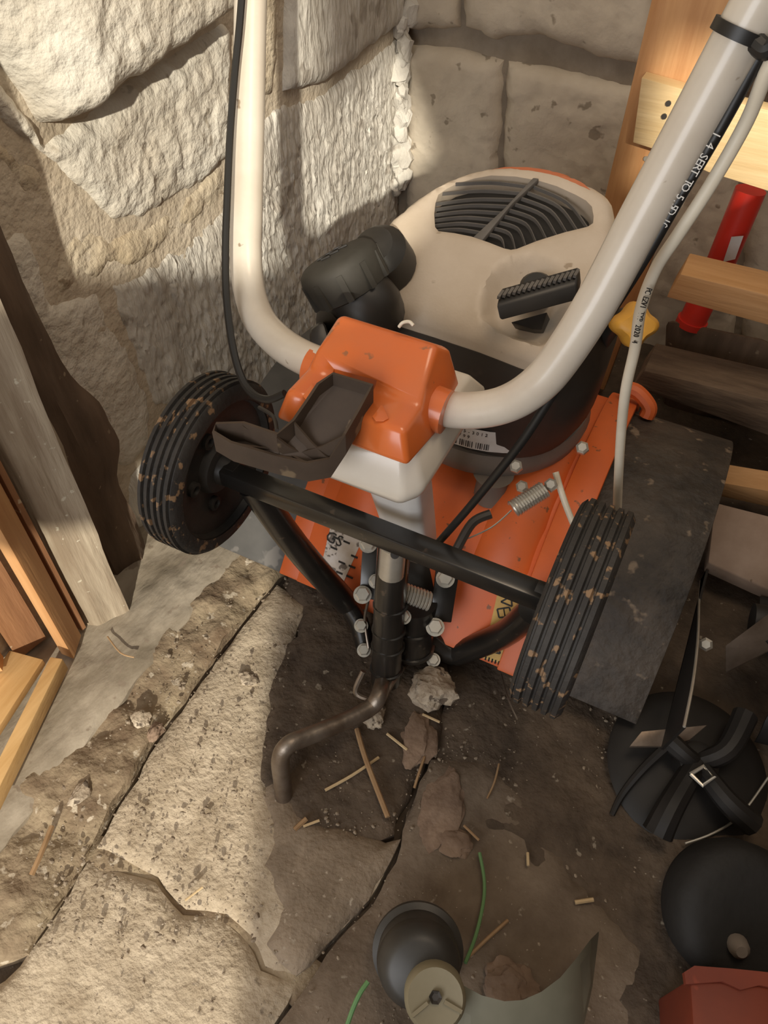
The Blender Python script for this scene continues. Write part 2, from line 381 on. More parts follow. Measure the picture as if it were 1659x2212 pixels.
# --- floor
fl = struct(part('floor', box((.3, .35, -.06), (2.4, 2.2, .08)), SOIL))
def floor_piece(px, m, seed, top=.0, rough=.003, step=.010, edge=.004, name='slab', low=-.03, parent=fl, sink=.006, far=(9, 9, 1)):
    poly = [onz(x, y, 0) for x, y in px]; poly = rough_edge([(p.x, p.y) for p in poly], .014, edge, seed)
    def fn(u, v, d):
        h = top-sink*math.exp(-d/.006)+rough*fbm(u*9, v*9, seed)+rough*.5*fbm(u*40, v*40, seed)
        return V((u, v, h))
    return part(name, patch(poly, fn, step, skirts=(0, 0, low)), m, parent, smooth=50)
floor_piece([(598, 1262), (480, 1410), (340, 1600), (208, 1830), (340, 1892), (400, 1962), (488, 1972), (540, 2018), (572, 2085), (640, 2112), (690, 2055), (795, 1945), (844, 1855), (858, 1822), (770, 1812), (650, 1765), (580, 1690), (592, 1480), (660, 1310)], CONC, 31, .003, .003, .008)
floor_piece([(188, 1860), (335, 1905), (394, 1975), (482, 1988), (530, 2030), (562, 2095), (638, 2126), (595, 2205), (520, 2330), (300, 2500), (-200, 2400), (-30, 2140), (40, 2085), (110, 1990)], CONC, 32, .002, .003, .008)
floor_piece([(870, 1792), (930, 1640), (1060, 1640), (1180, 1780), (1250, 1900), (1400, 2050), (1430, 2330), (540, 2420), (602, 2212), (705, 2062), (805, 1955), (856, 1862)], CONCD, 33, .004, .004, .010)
floor_piece([(600, 1660), (650, 1755), (770, 1800), (866, 1812), (846, 1855), (797, 1945), (692, 2053), (640, 2108), (604, 2080), (572, 2040), (600, 1960), (556, 1880), (585, 1790), (560, 1720)], mat('shade_dirt_film', (.155, .115, .078), (.30, .235, .17), 16, .95, bump=.7, bscale=130, spot=(.36, .30, .23), sscale=110, sth=.66, detail=10), 38, .007, .003, .008, edge=.012, sink=.008, name='earth_shade_patch')  # brown film over the shaded slab: shade put into colour, with some dirt
# dirt lying over the slabs around the machine
floor_piece([(610, 1262), (655, 1330), (578, 1480), (560, 1690), (640, 1790), (760, 1835), (852, 1800), (935, 1620), (960, 1500), (1000, 1180), (700, 1150)], SOIL, 34, .0065, .007, .008, edge=.012, sink=.008, name='earth_shade_patch')
floor_piece([(945, 1618), (874, 1780), (985, 1792), (1105, 1822), (1135, 1895), (1305, 2045), (1340, 2330), (2100, 2500), (2300, 1500), (1700, 1050), (1100, 1050), (975, 1250), (965, 1500)], SOIL, 35, .004, .007, .012, edge=.012, sink=.008, name='earth_shade_patch')
floor_piece([(150, 1850), (215, 1800), (345, 1860), (420, 1930), (520, 1960), (700, 2080), (640, 2180), (540, 2090), (470, 2020), (380, 2010), (320, 1935), (180, 1890)], GRAV, 37, -.003, .005, .010, name='earth_shade_patch')
# gravel strip and dusty sill along the wall
floor_piece([(590, 1255), (470, 1405), (332, 1592), (200, 1822), (60, 2060), (-60, 2100), (-300, 2150), (40, 1690), (180, 1560), (400, 1318), (500, 1190), (700, 1120)], GRAV, 36, .006, .013, .008, edge=.006, name='gravel_bed')
def sill_fn(u, v, d):
    return V((u, v, .016-.010*math.exp(-d/.012)+.004*fbm(u*10, v*7, 3)+.0035*fbm(u*60, v*16, 8)+.002*fbm(u*130, v*60, 4)))
struct(part('trim_2', patch(rough_edge([(-.64, -.3), (-.462, -.3), (-.465, .15), (-.46, .40), (-.462, .80), (-.64, .80)], .014, .005, 2), sill_fn, .009, skirts=(0, 0, -.05)), SILL, smooth=50))
# --- unseen panels added behind and beside the camera to block sun and sky light
def blocker_panel(P): return slab([(x, -1.2, z) for x, z in P], (0, -.025, 0))
blocker = struct(part('front_blocker', blocker_panel([(.515, 0), (2.3, 0), (2.3, 1.56), (.80, 1.56), (.70, 1.42), (.62, 1.37), (.515, 1.37)]), DARKW))  # added sun blocker, outline cut to the shadow it must cast
part('plank', blocker_panel([(-.08, 1.02), (.512, 1.02), (.512, 1.30), (-.08, 1.29)]), DARKW, blocker)  # this and the next pieces are added sun blockers too, never in view
part('plank', blocker_panel([(.595, 2.6), (.595, 1.57), (.72, 1.72), (.80, 1.565), (1.06, 1.565), (1.06, 2.6)]), DARKW, blocker)  # added sun blocker, never in view
part('plank', blocker_panel([(1.062, 2.6), (1.062, 1.75), (1.25, 1.75), (1.25, 2.6)]), DARKW, blocker)  # added sun blocker, never in view
part('plank', blocker_panel([(1.252, 2.6), (1.252, 1.565), (2.3, 1.565), (2.3, 2.6)]), DARKW, blocker)  # added sun blocker, never in view
struct(part('side_blocker', box((.52, .45, .42), (.04, 1.7, .84)), DARKW))  # added out of view to darken the lower right, kept low for the sun

# ================================================================== LEFT: timbers and crate
def timber(base, z0, z1, m, name, label, cat, seed, amp=.003, n=36, knots=(), lean=(0, 0)):
    b = rough_edge([(p[0], p[1]) for p in base], .008, .0, seed); rings = []
    for k in range(n+1):
        z = z0+(z1-z0)*k/n; c = sum((V(q) for q in b), V((0, 0)))/len(b); r = []
        for q in b:
            d = (V(q)-c); w = amp*fbm(q[0]*60, q[1]*60, z*9+seed)
            for (kp, kz, kr, ka) in knots:
                dd = math.sqrt((q[0]-kp[0])**2+(q[1]-kp[1])**2+((z-kz)*.7)**2); w += ka*math.exp(-(dd/kr)**2)
            q2 = V(q)+d.normalized()*w; r.append(V((q2.x+lean[0]*k/n, q2.y+lean[1]*k/n, z)))
        rings.append(r)
    o = part(name, loft(rings), m, None, loc=(base[0][0], base[0][1], z0), smooth=45)
    return tag(o, label, cat)
timber([(-.574, .309), (-.552, .318), (-.529, .355), (-.556, .368)], .014, .95, OLDW, 'wooden_post', 'rough grey squared post standing on the sill at the left edge', 'post', 3, .004)
timber([(-.599, .392), (-.580, .392), (-.572, .42), (-.578, .452), (-.599, .458)], .014, 1.0, DARKW, 'timber_stud', 'dark brown knotty timber upright against the stone wall behind the grey post', 'timber', 9, .006, 60, knots=[((-.574, .45), .215, .03, .018), ((-.574, .45), .275, .025, .014)], lean=(0, -.07))
cr = thing('wooden_crate', 'orange-brown pine crate of battens and a dusty panel at the left edge', 'crate', (-.53, .2, .03))
b0, b1, b2 = onz(133, 1413, .024), onz(160, 1424, .024), onz(176, 1373, .024)
up = V((0, 0, .55))
part('corner_batten', slab([b0, b1, b2, b0+(b2-b1)], up), WOODH, cr, bevel=.001)
c0, c1 = onz(40, 1425, .024), onz(100, 1378, .024)
part('panel', slab([c0, c1, c1+V((-.012, .004, 0)), c0+V((-.012, .004, 0))], up), WOODR, cr)
part('back_batten', slab([b2+V((-.004, .006, 0)), b2+V((-.003, .012, 0)), b2+V((-.030, .012, 0)), b2+V((-.034, .004, 0))], up), WOODR, cr)
r0, r1 = onz(122, 1420, .056), onz(-40, 1745, .056)
part('bottom_rail', bar(r0+V((0, 0, -.012)), r1+V((0, 0, -.012)), .016, .024), WOODY, cr, bevel=.002)
d0, d1 = onz(60, 1420, .040), onz(-120, 1690, .040)
part('base_board', bar(d0, d1, .045, .012), WOODY, cr, bevel=.001, label='dusty base board')
f0 = onz(8, 1420, .05)
part('side_batten', slab([f0, f0+V((.012, -.014, 0)), f0+V((-.02, -.04, 0)), f0+V((-.03, -.02, 0))], up), WOODH, cr)

# ================================================================== RIGHT BACK: slatted frame, red tube
pl = thing('slatted_pine_frame', 'upright slatted pine frame of boards leaning by the back wall on the right', 'pallet', (.1, 1.08, 0))
def yb(px, y0, y1):     # board whose front outline is read at y0
    return slab([ony(x, y, y0) for x, y in px], (0, y1-y0, 0))
u0, u1 = ony(1422, -60, 1.085), ony(1640, -80, 1.085)
part('upright', slab([u0, u1, V((u1.x-.03, 1.085, 0)), V((u0.x, 1.085, 0))], (0, .025, 0)), WOODH, pl, bevel=.001)
part('upright', box((.255, 1.085, .30), (.05, .05, .60)), WOODH, pl, bevel=.001)
part('foot_rail', bar((.255, .86, .055), (.255, 1.08, .055), .03, .05), WOODY, pl, bevel=.001)
part('plank', yb([(1386, 168), (1500, 200), (1760, 262), (1745, 440), (1530, 372), (1430, 328), (1367, 308)], 1.06, 1.084), WOODP, pl, bevel=.001)
part('plank', yb([(1470, 592), (1800, 672), (1795, 740), (1440, 642)], 1.0, 1.06), WOODX, pl, bevel=.0015)
part('plank', yb([(1392, 800), (1800, 900), (1795, 990), (1366, 835)], .985, 1.06), WOODD, pl, bevel=.002, label='mud-stained plank')
part('plank', yb([(1555, 1042), (1800, 1085), (1800, 1125), (1555, 1072)], .86, .90), WOODX, pl, bevel=.001)
for (x, y) in ((1444, 223), (1435, 251), (1462, 252)):
    part('nail', lathe([(.0035, 0), (.0035, .003), (0, .003)], ony(x, y, 1.06)+V((0, .001, 0)), (0, -1, 0), 8), BODY, pl)
part('nail', lathe([(.0035, 0), (.0035, .003), (0, .003)], ony(1396, 342, 1.085)+V((0, .001, 0)), (0, -1, 0), 8), ZINC, pl)
rt = thing('red_tube', 'red tubular tool handle with a small sticker behind the slatted pine frame', 'handle', ony(1500, 690, 1.13))
part('shaft', tube([ony(1622, 410, 1.16), ony(1560, 560, 1.15), ony(1495, 695, 1.14)], .021, 20, smooth=False), RED, rt)
part('end_ring', tube([ony(1497, 690, 1.14), ony(1491, 702, 1.139)], .024, 20, smooth=False), RED, rt)
sp = ony(1590, 520, 1.125)
part('sticker', slab([ony(1580, 512, 1.125), ony(1606, 510, 1.125), ony(1588, 560, 1.125), ony(1562, 566, 1.125)], (0, .001, 0)), PAPER, rt)
tag(part('dark_board', loft([[ony(x, y, yy) for x, y in [(1440, 690), (1660, 735), (1760, 900), (1430, 900)]] for yy in (1.12, 1.17)]), DARKW, None, loc=ony(1500, 880, 1.15), bevel=.01), 'dark brown boarding standing behind the muddy plank', 'board')
bk = tag(part('pale_board', slab([onz(1545, 1085, .10), onz(1800, 1150, .10), onz(1800, 1330, .06), onz(1640, 1265, .06), onz(1530, 1215, .06)], (0, 0, -.02)), mat('pinkish_board', (.26, .18, .13), (.33, .24, .18), 20, .85, bump=.2, spot=(.14, .09, .06), sscale=50, sth=.68), None, loc=onz(1600, 1180, .06), bevel=.002), 'pinkish-brown offcut board lying below the slatted frame on the right', 'board')

# ================================================================== THE TILLER
XM = -.207
T = thing('garden_tiller', 'orange and cream petrol garden tiller with raised black transport wheels in the stone corner', 'tiller', (XM, .5, 0))
# --- hood, side fenders
HP = [(.476, .043), (.514, .087), (.556, .132), (.600, .165), (.65, .188), (.72, .198), (.80, .190), (.86, .165), (.92, .11), (.95, .05)]
def arch(x0, x1, off, th, prof=HP):
    P = catmull([V((0, y, z)) for y, z in prof], 5); rings = []
    for i, p in enumerate(P):
        t = (P[min(i+1, len(P)-1)]-P[max(i-1, 0)]).normalized(); nn = V((0, -t.z, t.y))
        a, b = p+nn*off, p+nn*(off-th)
        rings.append([V((x0, a.y, a.z)), V((x1, a.y, a.z)), V((x1, b.y, b.z)), V((x0, b.y, b.z))])
    return loft(rings)
part('hood', arch(-.351, -.062, 0, .004), HOOD, T, bevel=.001)
hf = part('hood_flange', arch(-.074, -.036, .010, .012, HP[:-1]), HOOD, T, bevel=.002)
part('hood_flange', arch(-.378, -.345, -.001, .008, HP), HOOD, T, bevel=.002)
part('hood_lip', tube([ony(1345, 838, .84), ony(1376, 846, .84), ony(1402, 878, .835), ony(1396, 900, .83)], .010, 10), HOOD, T)
part('side_fender', arch(-.037, .092, -.006, .004), FEND, T, bevel=.001, label='mud-smeared black fender beside the right wheel')
part('side_fender', arch(-.500, -.372, -.006, .004), FENDL, T, bevel=.001, label='dusty black fender below the left wheel')
# pressed swellings on the hood
for (x, w) in ((-.300, .035), (-.112, .035)):
    part('hood_rib', loft([[V((x+dx*w, y, z+h)) for dx, h in ((-1, -.002), (-.75, .012*k), (.75, .012*k), (1, -.002))] for (y, z, k) in ((.535, .109, .1), (.556, .132, .8), (.60, .165, 1.1), (.65, .188, 1), (.70, .197, .8))], cap=False), HOOD, T, smooth=60)
# stickers on the sloping back of the hood
SL = lambda x, y, o=0: onp(x, y, .476, .0445+o, 1.10)
wsx = part('sticker', slab([SL(716, 1128, .002), SL(786, 1158, .002), SL(740, 1262, .002), SL(690, 1238, .002)], (0, .002, -.002)), PAPERB, T, label='soiled white rating label')
ysx = part('sticker', slab([SL(1076, 1275, .002), SL(1122, 1298, .002), SL(1092, 1436, .002), SL(1043, 1422, .002)], (0, .002, -.002)), PAPERY, T, label='yellow warning label')
def ink(parent, P, name='print', m=INK): part(name, slab(P, (0, .0004, -.0004)), m, parent)
nS = V((0, -1.1, 1)).normalized()
for i in range(5):
    a = i/5
    for j in range(3):
        x0 = 716+(690-716)*(a+.03)+ (10+j*22); y0 = 1128+(1238-1128)*(a+.03)+4+j*9
        if (i+j) % 4 != 3: ink(wsx, [SL(x0, y0, .0026), SL(x0+14, y0+6, .0026), SL(x0+13, y0+10, .0026), SL(x0-1, y0+4, .0026)])
lettering('print', 'GS', .020, INK, wsx, SL(722, 1165, .0028), SL(760, 1180)-SL(720, 1163), nS)
# warning pictograms: triangle, book, bars
def frame_px(c, pts): return [SL(c[0]+x, c[1]+y, .0026) for x, y in pts]
def outline(parent, pts, w=1.8):
    for i in range(len(pts)):
        a, b = pts[i-1], pts[i]; d = (V(b)-V(a)).normalized(); n_ = V((-d.y, d.x))*w
        ink(parent, [SL(*(V(a)+n_), .0026), SL(*(V(b)+n_), .0026), SL(*(V(b)-n_), .0026), SL(*(V(a)-n_), .0026)])
outline(ysx, [(1082, 1300), (1104, 1288), (1106, 1310)]); outline(ysx, [(1074, 1316), (1100, 1312), (1106, 1332), (1078, 1334)])
outline(ysx, [(1088, 1314), (1091, 1333)], 1.2); outline(ysx, [(1062, 1360), (1096, 1375)], 1.2); outline(ysx, [(1055, 1390), (1092, 1404)], 1.2)
outline(ysx, [(1062, 1408), (1078, 1398), (1080, 1412)])
for i in range(6): outline(ysx, [(1050+i*7, 1418+i*2.6), (1048+i*7, 1426+i*2.6)], 1.6)
# --- engine
def sh(x, y, o=0): p = onp(x, y, .604, .407, .4); return p+V((0, -.37, .93))*o
def c2(p): return (780+p[0]/2.676, 300+p[1]/2.676)
OUT = [(140, 915), (165, 800), (190, 690), (150, 640), (102, 585), (122, 500), (150, 420), (190, 378), (230, 345), (320, 275), (420, 205), (530, 152), (640, 115), (740, 92), (850, 84), (980, 88), (1100, 105), (1210, 132), (1300, 170), (1390, 215), (1450, 255), (1482, 300), (1494, 360), (1492, 530), (1470, 620), (1420, 760), (1340, 930), (1270, 1070), (1215, 1150), (1170, 1205), (1120, 1225), (1060, 1220), (940, 1180), (700, 1090), (420, 1000)]
GR = [(425, 400), (432, 330), (450, 270), (500, 232), (560, 200), (660, 172), (760, 155), (900, 165), (1030, 190), (1140, 225), (1250, 275), (1310, 308), (1345, 345), (1355, 400), (1352, 440), (1320, 465), (1180, 510), (1020, 565), (905, 612), (870, 618), (830, 610), (740, 575), (640, 540), (540, 518), (450, 505), (430, 480)]
def poly_xy(px): return [(sh(*c2(p)).x, sh(*c2(p)).y) for p in px]
outp, grp = poly_xy(OUT), poly_xy(GR)
REC = poly_xy([(690, 1000), (700, 880), (730, 790), (790, 715), (860, 675), (1000, 655), (1120, 695), (1200, 770), (1240, 860), (1220, 960), (1180, 1060), (1130, 1130), (1050, 1165), (940, 1130), (800, 1080)])
def shz(x, y): return .407+.4*(y-.604)
def shroud_fn(u, v, d):
    z = shz(u, v)+.010*(1-math.exp(-d/.03))-.010
    z -= .010*math.exp(-d/.004)
    if inside((u, v), REC): z -= .020*min(1, dist_edge((u, v), REC)/.016)
    g = dist_edge((u, v), grp)
    z -= .004*math.exp(-g/.004)
    return V((u, v, z))
shr = part('engine_cover', patch(outp, shroud_fn, .0055, holes=[grp], skirts=(0, .004, -.05)), CREAMP, T, smooth=40)
# dark fan housing under the grille, louvre blades, spine
part('fan_housing', slab([V((x, y, shz(x, y)-.026)) for x, y in grp], (0, 0, -.006)), INK, T)
def shl(p, o): q = sh(*c2(p)); return V((q.x, q.y, shz(q.x, q.y)-.006+o))
gl = part('grille_spine', loft([[shl(p, 0)+V((0, 0, h)) for h in (0, -.006)]+[shl(q, 0)+V((0, 0, h)) for h in (-.006, 0)] for p, q in (((640, 545), (700, 560)), ((830, 370), (880, 340)), ((1000, 190), (1035, 195)))]), GREYP, shr, bevel=.001)
LV = []
for i in range(8):                       # left fan: arcs running left from the spine
    t = (i+.5)/8
    s = V((690, 505)).lerp(V((995, 195)), t); e = V((425, 490-t*250)) if t < .8 else V((470+(t-.8)*600, 262-(t-.8)*450))
    mid = (s+e)/2+V((0, -16)); LV.append([s, mid, e])
for i in range(9):                       # right fan: arcs curving down to the rim
    t = (i+.4)/9
    s = V((705, 500)).lerp(V((1030, 195)), t); e = V((815+t*545, 615-t*165-60*t*(1-t)))
    mid = (s+e)/2+V((38, -30)); LV.append([s, mid, e])
for l in LV:
    P = [V((a.x, a.y, 0)) for a in l]; P = catmull(P, 5)
    part('louvre', loft([[shl((p.x, p.y), -.004)+V((0, o, h)) for o, h in ((-.0010, 0), (.0010, 0), (.0010, -.0035), (-.0010, -.0035))] for p in P]), GREYP, shr)
AC = [(765, 108), (860, 94), (1000, 98), (1120, 122), (1240, 168), (1310, 215), (1336, 255), (1260, 222), (1150, 175), (1000, 138), (880, 118)]
def acc_fn(u, v, d): q = shroud_fn(u, v, dist_edge((u, v), outp)); return q+V((0, 0, .0022*(1-math.exp(-d/.002))))
part('orange_insert', patch(poly_xy(AC), acc_fn, .004, skirts=(0, 0, -.003)), ACC, shr)
# starter recoil grip
part('rope_boss', lathe([(.016, -.012), (.016, .006), (.012, .010)], sh(1158, 622, -.002), (0, -.37, .93), 20), BLACKP, shr)
def gp(x, y, d): return at(x, y, d)
part('rope_guide', slab([gp(1103, 696, .735), gp(1182, 674, .735), gp(1170, 713, .742), gp(1150, 712, .742)], (0, .02, -.02)), BLACKP, shr, bevel=.001)
f_ = [gp(1071, 660, .712), gp(1246, 611, .712), gp(1249, 650, .716), gp(1079, 695, .716)]
g_ = [p+V((-.004, .020, .006)) for p in f_]
grip = part('starter_grip', loft([f_, g_]), BLACKP, T, bevel=.0025)
for i in range(16):
    a = g_[0].lerp(g_[1], (i+.5)/16).lerp(f_[0].lerp(f_[1], (i+.5)/16), .5)
    part('grip_tooth', box(a+V((0, 0, .0015)), (.0028, .012, .003)), GREYP, grip)
# body and base ring
ctr = V((-.200, .722, 0))
def ring_r(k, z, rx, ry, p=2.6, n=44, c=ctr):
    r = []
    for j in range(n):
        t = 2*math.pi*j/n; cx, sx = math.cos(t), math.sin(t)
        r.append(V((c.x+rx*math.copysign(abs(cx)**(2/p), cx), c.y+ry*math.copysign(abs(sx)**(2/p), sx), z)))
    return r
topc = [V((p[0]*.97+ctr.x*.03, p[1]*.97+ctr.y*.03, 0)) for p in outp]
def topring(s, dz, n=44):
    out = []
    for j in range(n):
        t = 2*math.pi*j/n; d = V((math.cos(t), math.sin(t))); k = .0
        while inside((ctr.x+d.x*k, ctr.y+d.y*k), outp) and k < .3: k += .001
        x, y = ctr.x+d.x*k*s, ctr.y+d.y*k*s; out.append(V((x, y, shz(x, y)+dz)))
    return out
part('engine_body', loft([ring_r(0, .236, .112, .112), ring_r(0, .26, .122, .117), ring_r(0, .33, .124, .118, 3), topring(1.0, -.055), topring(1.0, -.030), topring(.93, -.034)]), BODY, T, smooth=40)
part('base_ring', lathe([(.108, .196), (.118, .205), (.122, .222), (.118, .236), (.10, .238)], (ctr.x, ctr.y, 0), (0, 0, 1), 48), GEAR, T)
part('mounting_foot', lathe([(.020, .165), (.018, .20), (.024, .205)], (-.155, .618, 0), (0, 0, 1), 20), GEAR, T)
for (x, y, d) in ((1128, 1052, .835), (1115, 1008, .80), (1258, 968, .80), (1190, 1048, .80)):
    part('bolt', lathe([(.007, -.004), (.007, .004), (.0045, .006)], at(x, y, d), (0, -.6, .8), 6), ZINC, T)
# serial label wrapped round the body
lab = []
for i in range(9):
    t = R(-116)+R(68)*i/8
    rr_ = .1275
    for z in (.247, .277): lab.append(V((ctr.x+rr_*math.cos(t)*.99, ctr.y+rr_*math.sin(t)*.955, z)))
lb = part('serial_label', ([*lab], [[2*i, 2*i+2, 2*i+3, 2*i+1] for i in range(8)]), PAPER, T)
def lp(t, z, o=.1282): return V((ctr.x+o*math.cos(t)*.99, ctr.y+o*math.sin(t)*.955, z))
for k in range(34):
    if k in (5, 11, 18, 26): continue
    t = R(-108)+R(36)*k/34; w = R(.30+.3*((k*7) % 3)/2)
    part('bar_code', ([lp(t, .2495), lp(t+w, .2495), lp(t+w, .2585), lp(t, .2585)], [[0, 1, 2, 3]]), INK, lb)
for s_, z_, size in (('NO. PH-HD575-3012', .2715, .0062), ('NO.6032310799', .2640, .0062)):
    for i, chh in enumerate(s_):
        if chh == ' ': continue
        t = R(-110)+R(2.2)*i; lettering('digit', chh, size, INK, lb, lp(t, z_), V((-math.sin(t), math.cos(t), 0)), V((math.cos(t), math.sin(t), 0)), .0001)
# fuel cap and filler neck on the left
ca = V((-.535, .03, .845)).normalized(); cc = at(728, 566, .735)
capo = part('fuel_cap', lathe([(.034, -.032), (.038, -.030), (.041, -.004), (.039, .002), (.034, .006), (.012, .009), (0, .009)], cc, ca, 40), CAPM, T)
for k in range(10):
    a, b, _ = frame_to(ca); t = 2*math.pi*k/10; p = cc+(a*math.cos(t)+b*math.sin(t))*.0395-ca*.016
    part('grip_rib', bar(p-ca*.014, p+ca*.012, .006, .005, a*math.cos(t)+b*math.sin(t)), CAPM, capo)
for k in range(3):
    a, b, _ = frame_to(ca); xd = (V((.6, .8, 0))-ca*ca.dot(V((.6, .8, 0)))).normalized(); yd = ca.cross(xd)
    p = cc+ca*.0098-xd*.010+xd*.010*k; q = [p+yd*.008-xd*.004, p+yd*.002+xd*.003, p-yd*.002-xd*.003, p-yd*.008+xd*.004]
    part('embossed_mark', tube(q, .0011, 6, smooth=False), BLACKP, capo)
part('filler_neck', tube([cc-ca*.028, cc-ca*.05+V((.01, 0, 0)), at(762, 690, .80), at(775, 740, .84)], lambda t: .030+.012*t, 22), BLACKP, T)
part('fuel_tank', loft([ring_r(0, z, rx, ry, 3, 28, V((-.315, .665, 0))) for z, rx, ry in ((.27, .03, .05), (.30, .040, .062), (.375, .040, .062), (.40, .030, .05))]), BLACKP, T, smooth=60)
part('tank_shoulder', lathe([(.0, .026), (.020, .022), (.030, .010), (.032, -.02)], at(822, 555, .775), V((-.1, -.5, .8)), 24), BLACKP, T)
part('exhaust_guard', loft([[at(x, y, d) for x, y in [(668, 710), (700, 690), (720, 760), (672, 790)]] for d in (.72, .80)]), BLACKP, T, bevel=.006)
# yellow filler knob at the far right of the engine
kn = V(at(1362, 700, .74))
ka, kb, kd = frame_to(V((.35, -.75, .5)))
rg = []
for h, s in ((-.006, .8), (0, 1), (.020, 1), (.026, .75)):
    rg.append([kn+kd*h+(ka*math.cos(t)+kb*math.sin(t))*s*(.0185+.0028*math.cos(4*t)) for t in [2*math.pi*j/40 for j in range(40)]])
part('filler_knob', loft(rg), YEL, T, smooth=50)
part('filler_tube', tube([kn, kn-kd*.05, V((-.10, .74, .30))], .010, 12), BLACKP, T)

# --- handlebar, console
part('handlebar', tube([at(x, y, d) for x, y, d in [(582, -760, .615), (555, -420, .635), (548, -200, .65), (543, -60, .655), (540, 60, .66), (537, 250, .665), (533, 450, .67), (531, 545, .672), (538, 625, .668), (560, 690, .655), (602, 738, .638), (655, 772, .618), (720, 798, .605), (800, 830, .60), (880, 858, .595), (955, 882, .59), (1030, 886, .575), (1100, 870, .558), (1160, 832, .538), (1210, 775, .521), (1290, 650, .492), (1392, 460, .457), (1498, 265, .425), (1605, 68, .395), (1700, -100, .372), (1800, -280, .352), (1985, -600, .318), (2240, -1010, .285)]], .0139, 20, 5), CREAM, T)
prof = [(.462, .436, .058), (.447, .495, .047), (.432, .507, .040), (.402, .492, .046), (.393, .481, .048), (.362, .4815, .048), (.354, .456, .056)]
L_ = [V((XM-h, y, z)) for y, z, h in prof]; R_ = [V((XM+h, y, z)) for y, z, h in prof]; n7 = len(prof)
cov = (L_+R_, [[i, i+1, n7+i+1, n7+i] for i in range(n7-1)]+[[n7-1, 0, n7, 2*n7-1], list(range(n7))[::-1], [n7+i for i in range(n7)]])
cover = part('console_cover', cov, ORANGE, T, bevel=.0048, seg=4, smooth=50)
def cut(o, vf):
    me = bpy.data.meshes.new('cut'); me.from_pydata([tuple(V(v)-ORG[o.name]) for v in vf[0]], [], vf[1]); bm = bmesh.new(); bm.from_mesh(me)
    bmesh.ops.recalc_face_normals(bm, faces=bm.faces); bm.to_mesh(me); bm.free()
    c = bpy.data.objects.new('cut', me); COL.objects.link(c); c.matrix_world = Matrix.Translation(ORG[o.name])
    md = o.modifiers.new('b', 'BOOLEAN'); md.operation = 'DIFFERENCE'; md.object = c; md.solver = 'EXACT'
    bpy.context.view_layer.update(); dg = bpy.context.evaluated_depsgraph_get(); nm = bpy.data.meshes.new_from_object(o.evaluated_get(dg))
    o.modifiers.clear(); o.data = nm; bpy.data.objects.remove(c)
def cvp(x, y, z=.4815): return onz(x, y, z)
s0, s1 = cvp(722, 804, .482), cvp(814, 832, .482)
cut(cover, slab([V((s0.x, s0.y, .447)), V((s1.x, s1.y, .447)), V((s1.x+.002, .33, .447)), V((s0.x-.002, .33, .447))], (0, 0, .08)))
for (x, y) in ((672, 850), (822, 895)):
    P = [cvp(x+a, y+b, .4817) for a, b in ((-18, 6), (2, -20), (8, -12), (18, 10), (6, 16), (-10, 16))]
    part('arrow_mark', slab(P, (0, 0, .0007)), ORANGE, cover, bevel=.0003)
for s, hx in ((1, XM+.052), (-1, XM-.052)):
    c_ = V((hx, .415, .462)); part('tube_collar', lathe([(.0141, -.006), (.0178, -.004), (.0172, .007), (.0141, .007)], c_, (s, .02, -.01), 28), ORANGE, cover)
part('latch_wire', tube([at(862, 706, .565), at(870, 697, .562), at(884, 695, .562), at(893, 703, .562)], .0013, 8), CABW, cover)
part('latch_tab', slab([at(846, 1004, .628), at(866, 1005, .628), at(866, 1024, .63), at(862, 1031, .63), at(852, 1031, .63), at(846, 1024, .63)], (0, .004, 0)), GREYP, cover)
part('pivot_pin', lathe([(.0055, -.006), (.0055, .006), (.003, .008)], at(729, 992, .618), (-.4, -.9, .2), 14), RUST, cover)
# cream tray below
tr = [[V((XM+sx*hx, y, z)) for sx, hx, y, z in row] for row in (
    [(-1, .045, .366, .399), (1, .045, .366, .399), (1, .056, .378, .401), (1, .064, .47, .424), (-1, .064, .47, .424), (-1, .056, .378, .401)],
    [(-1, .050, .358, .412), (1, .050, .358, .412), (1, .062, .372, .414), (1, .070, .478, .438), (-1, .070, .478, .438), (-1, .062, .372, .414)],
    [(-1, .050, .360, .420), (1, .050, .360, .420), (1, .061, .374, .422), (1, .069, .476, .446), (-1, .069, .476, .446), (-1, .061, .374, .422)],
    [(-1, .044, .368, .446), (1, .044, .368, .446), (1, .052, .378, .448), (1, .058, .466, .462), (-1, .058, .466, .462), (-1, .052, .378, .448)])]
part('console_tray', loft(tr), CREAMT, T, bevel=.004, seg=3, smooth=50)
part('mast', loft([[V((XM+.006+sx*w, y+dy, z)) for sx, dy in ((-1, -.014), (-.6, -.02), (.6, -.02), (1, -.014), (1, .016), (-1, .016))] for y, z, w in ((.425, .415, .030), (.45, .33, .028), (.475, .25, .026), (.497, .175, .024))]), WHITEP, T, bevel=.004, seg=3, smooth=60)
# brown lever: open channel with ribs
LZ = [(719, 808, .492), (801, 832, .492), (772, 882, .486), (742, 935, .478), (712, 987, .455), (664, 996, .452), (596, 980, .455), (500, 952, .46), (463, 930, .463), (466, 916, .466), (524, 914, .470), (598, 939, .474), (636, 908, .480), (664, 868, .486), (689, 830, .490)]
rim = [onz(x, y, z+.006) for x, y, z in LZ]
def wallstrip(P, th, h):
    out = []
    c = sum(P, V())/len(P); n = len(P); vs = []
    for i, p in enumerate(P):
        t = (P[(i+1) % n]-P[i-1]); nn = V((t.y, -t.x, 0)).normalized()
        if True: q = p-nn*th*(-1)
        vs += [p, p+V((0, 0, -h)), q+V((0, 0, -h)), q]
    fs = []
    for i in range(n):
        a, b = 4*i, 4*((i+1) % n)
        for k in range(4): fs.append([a+k, b+k, b+(k+1) % 4, a+(k+1) % 4])
    return vs, fs
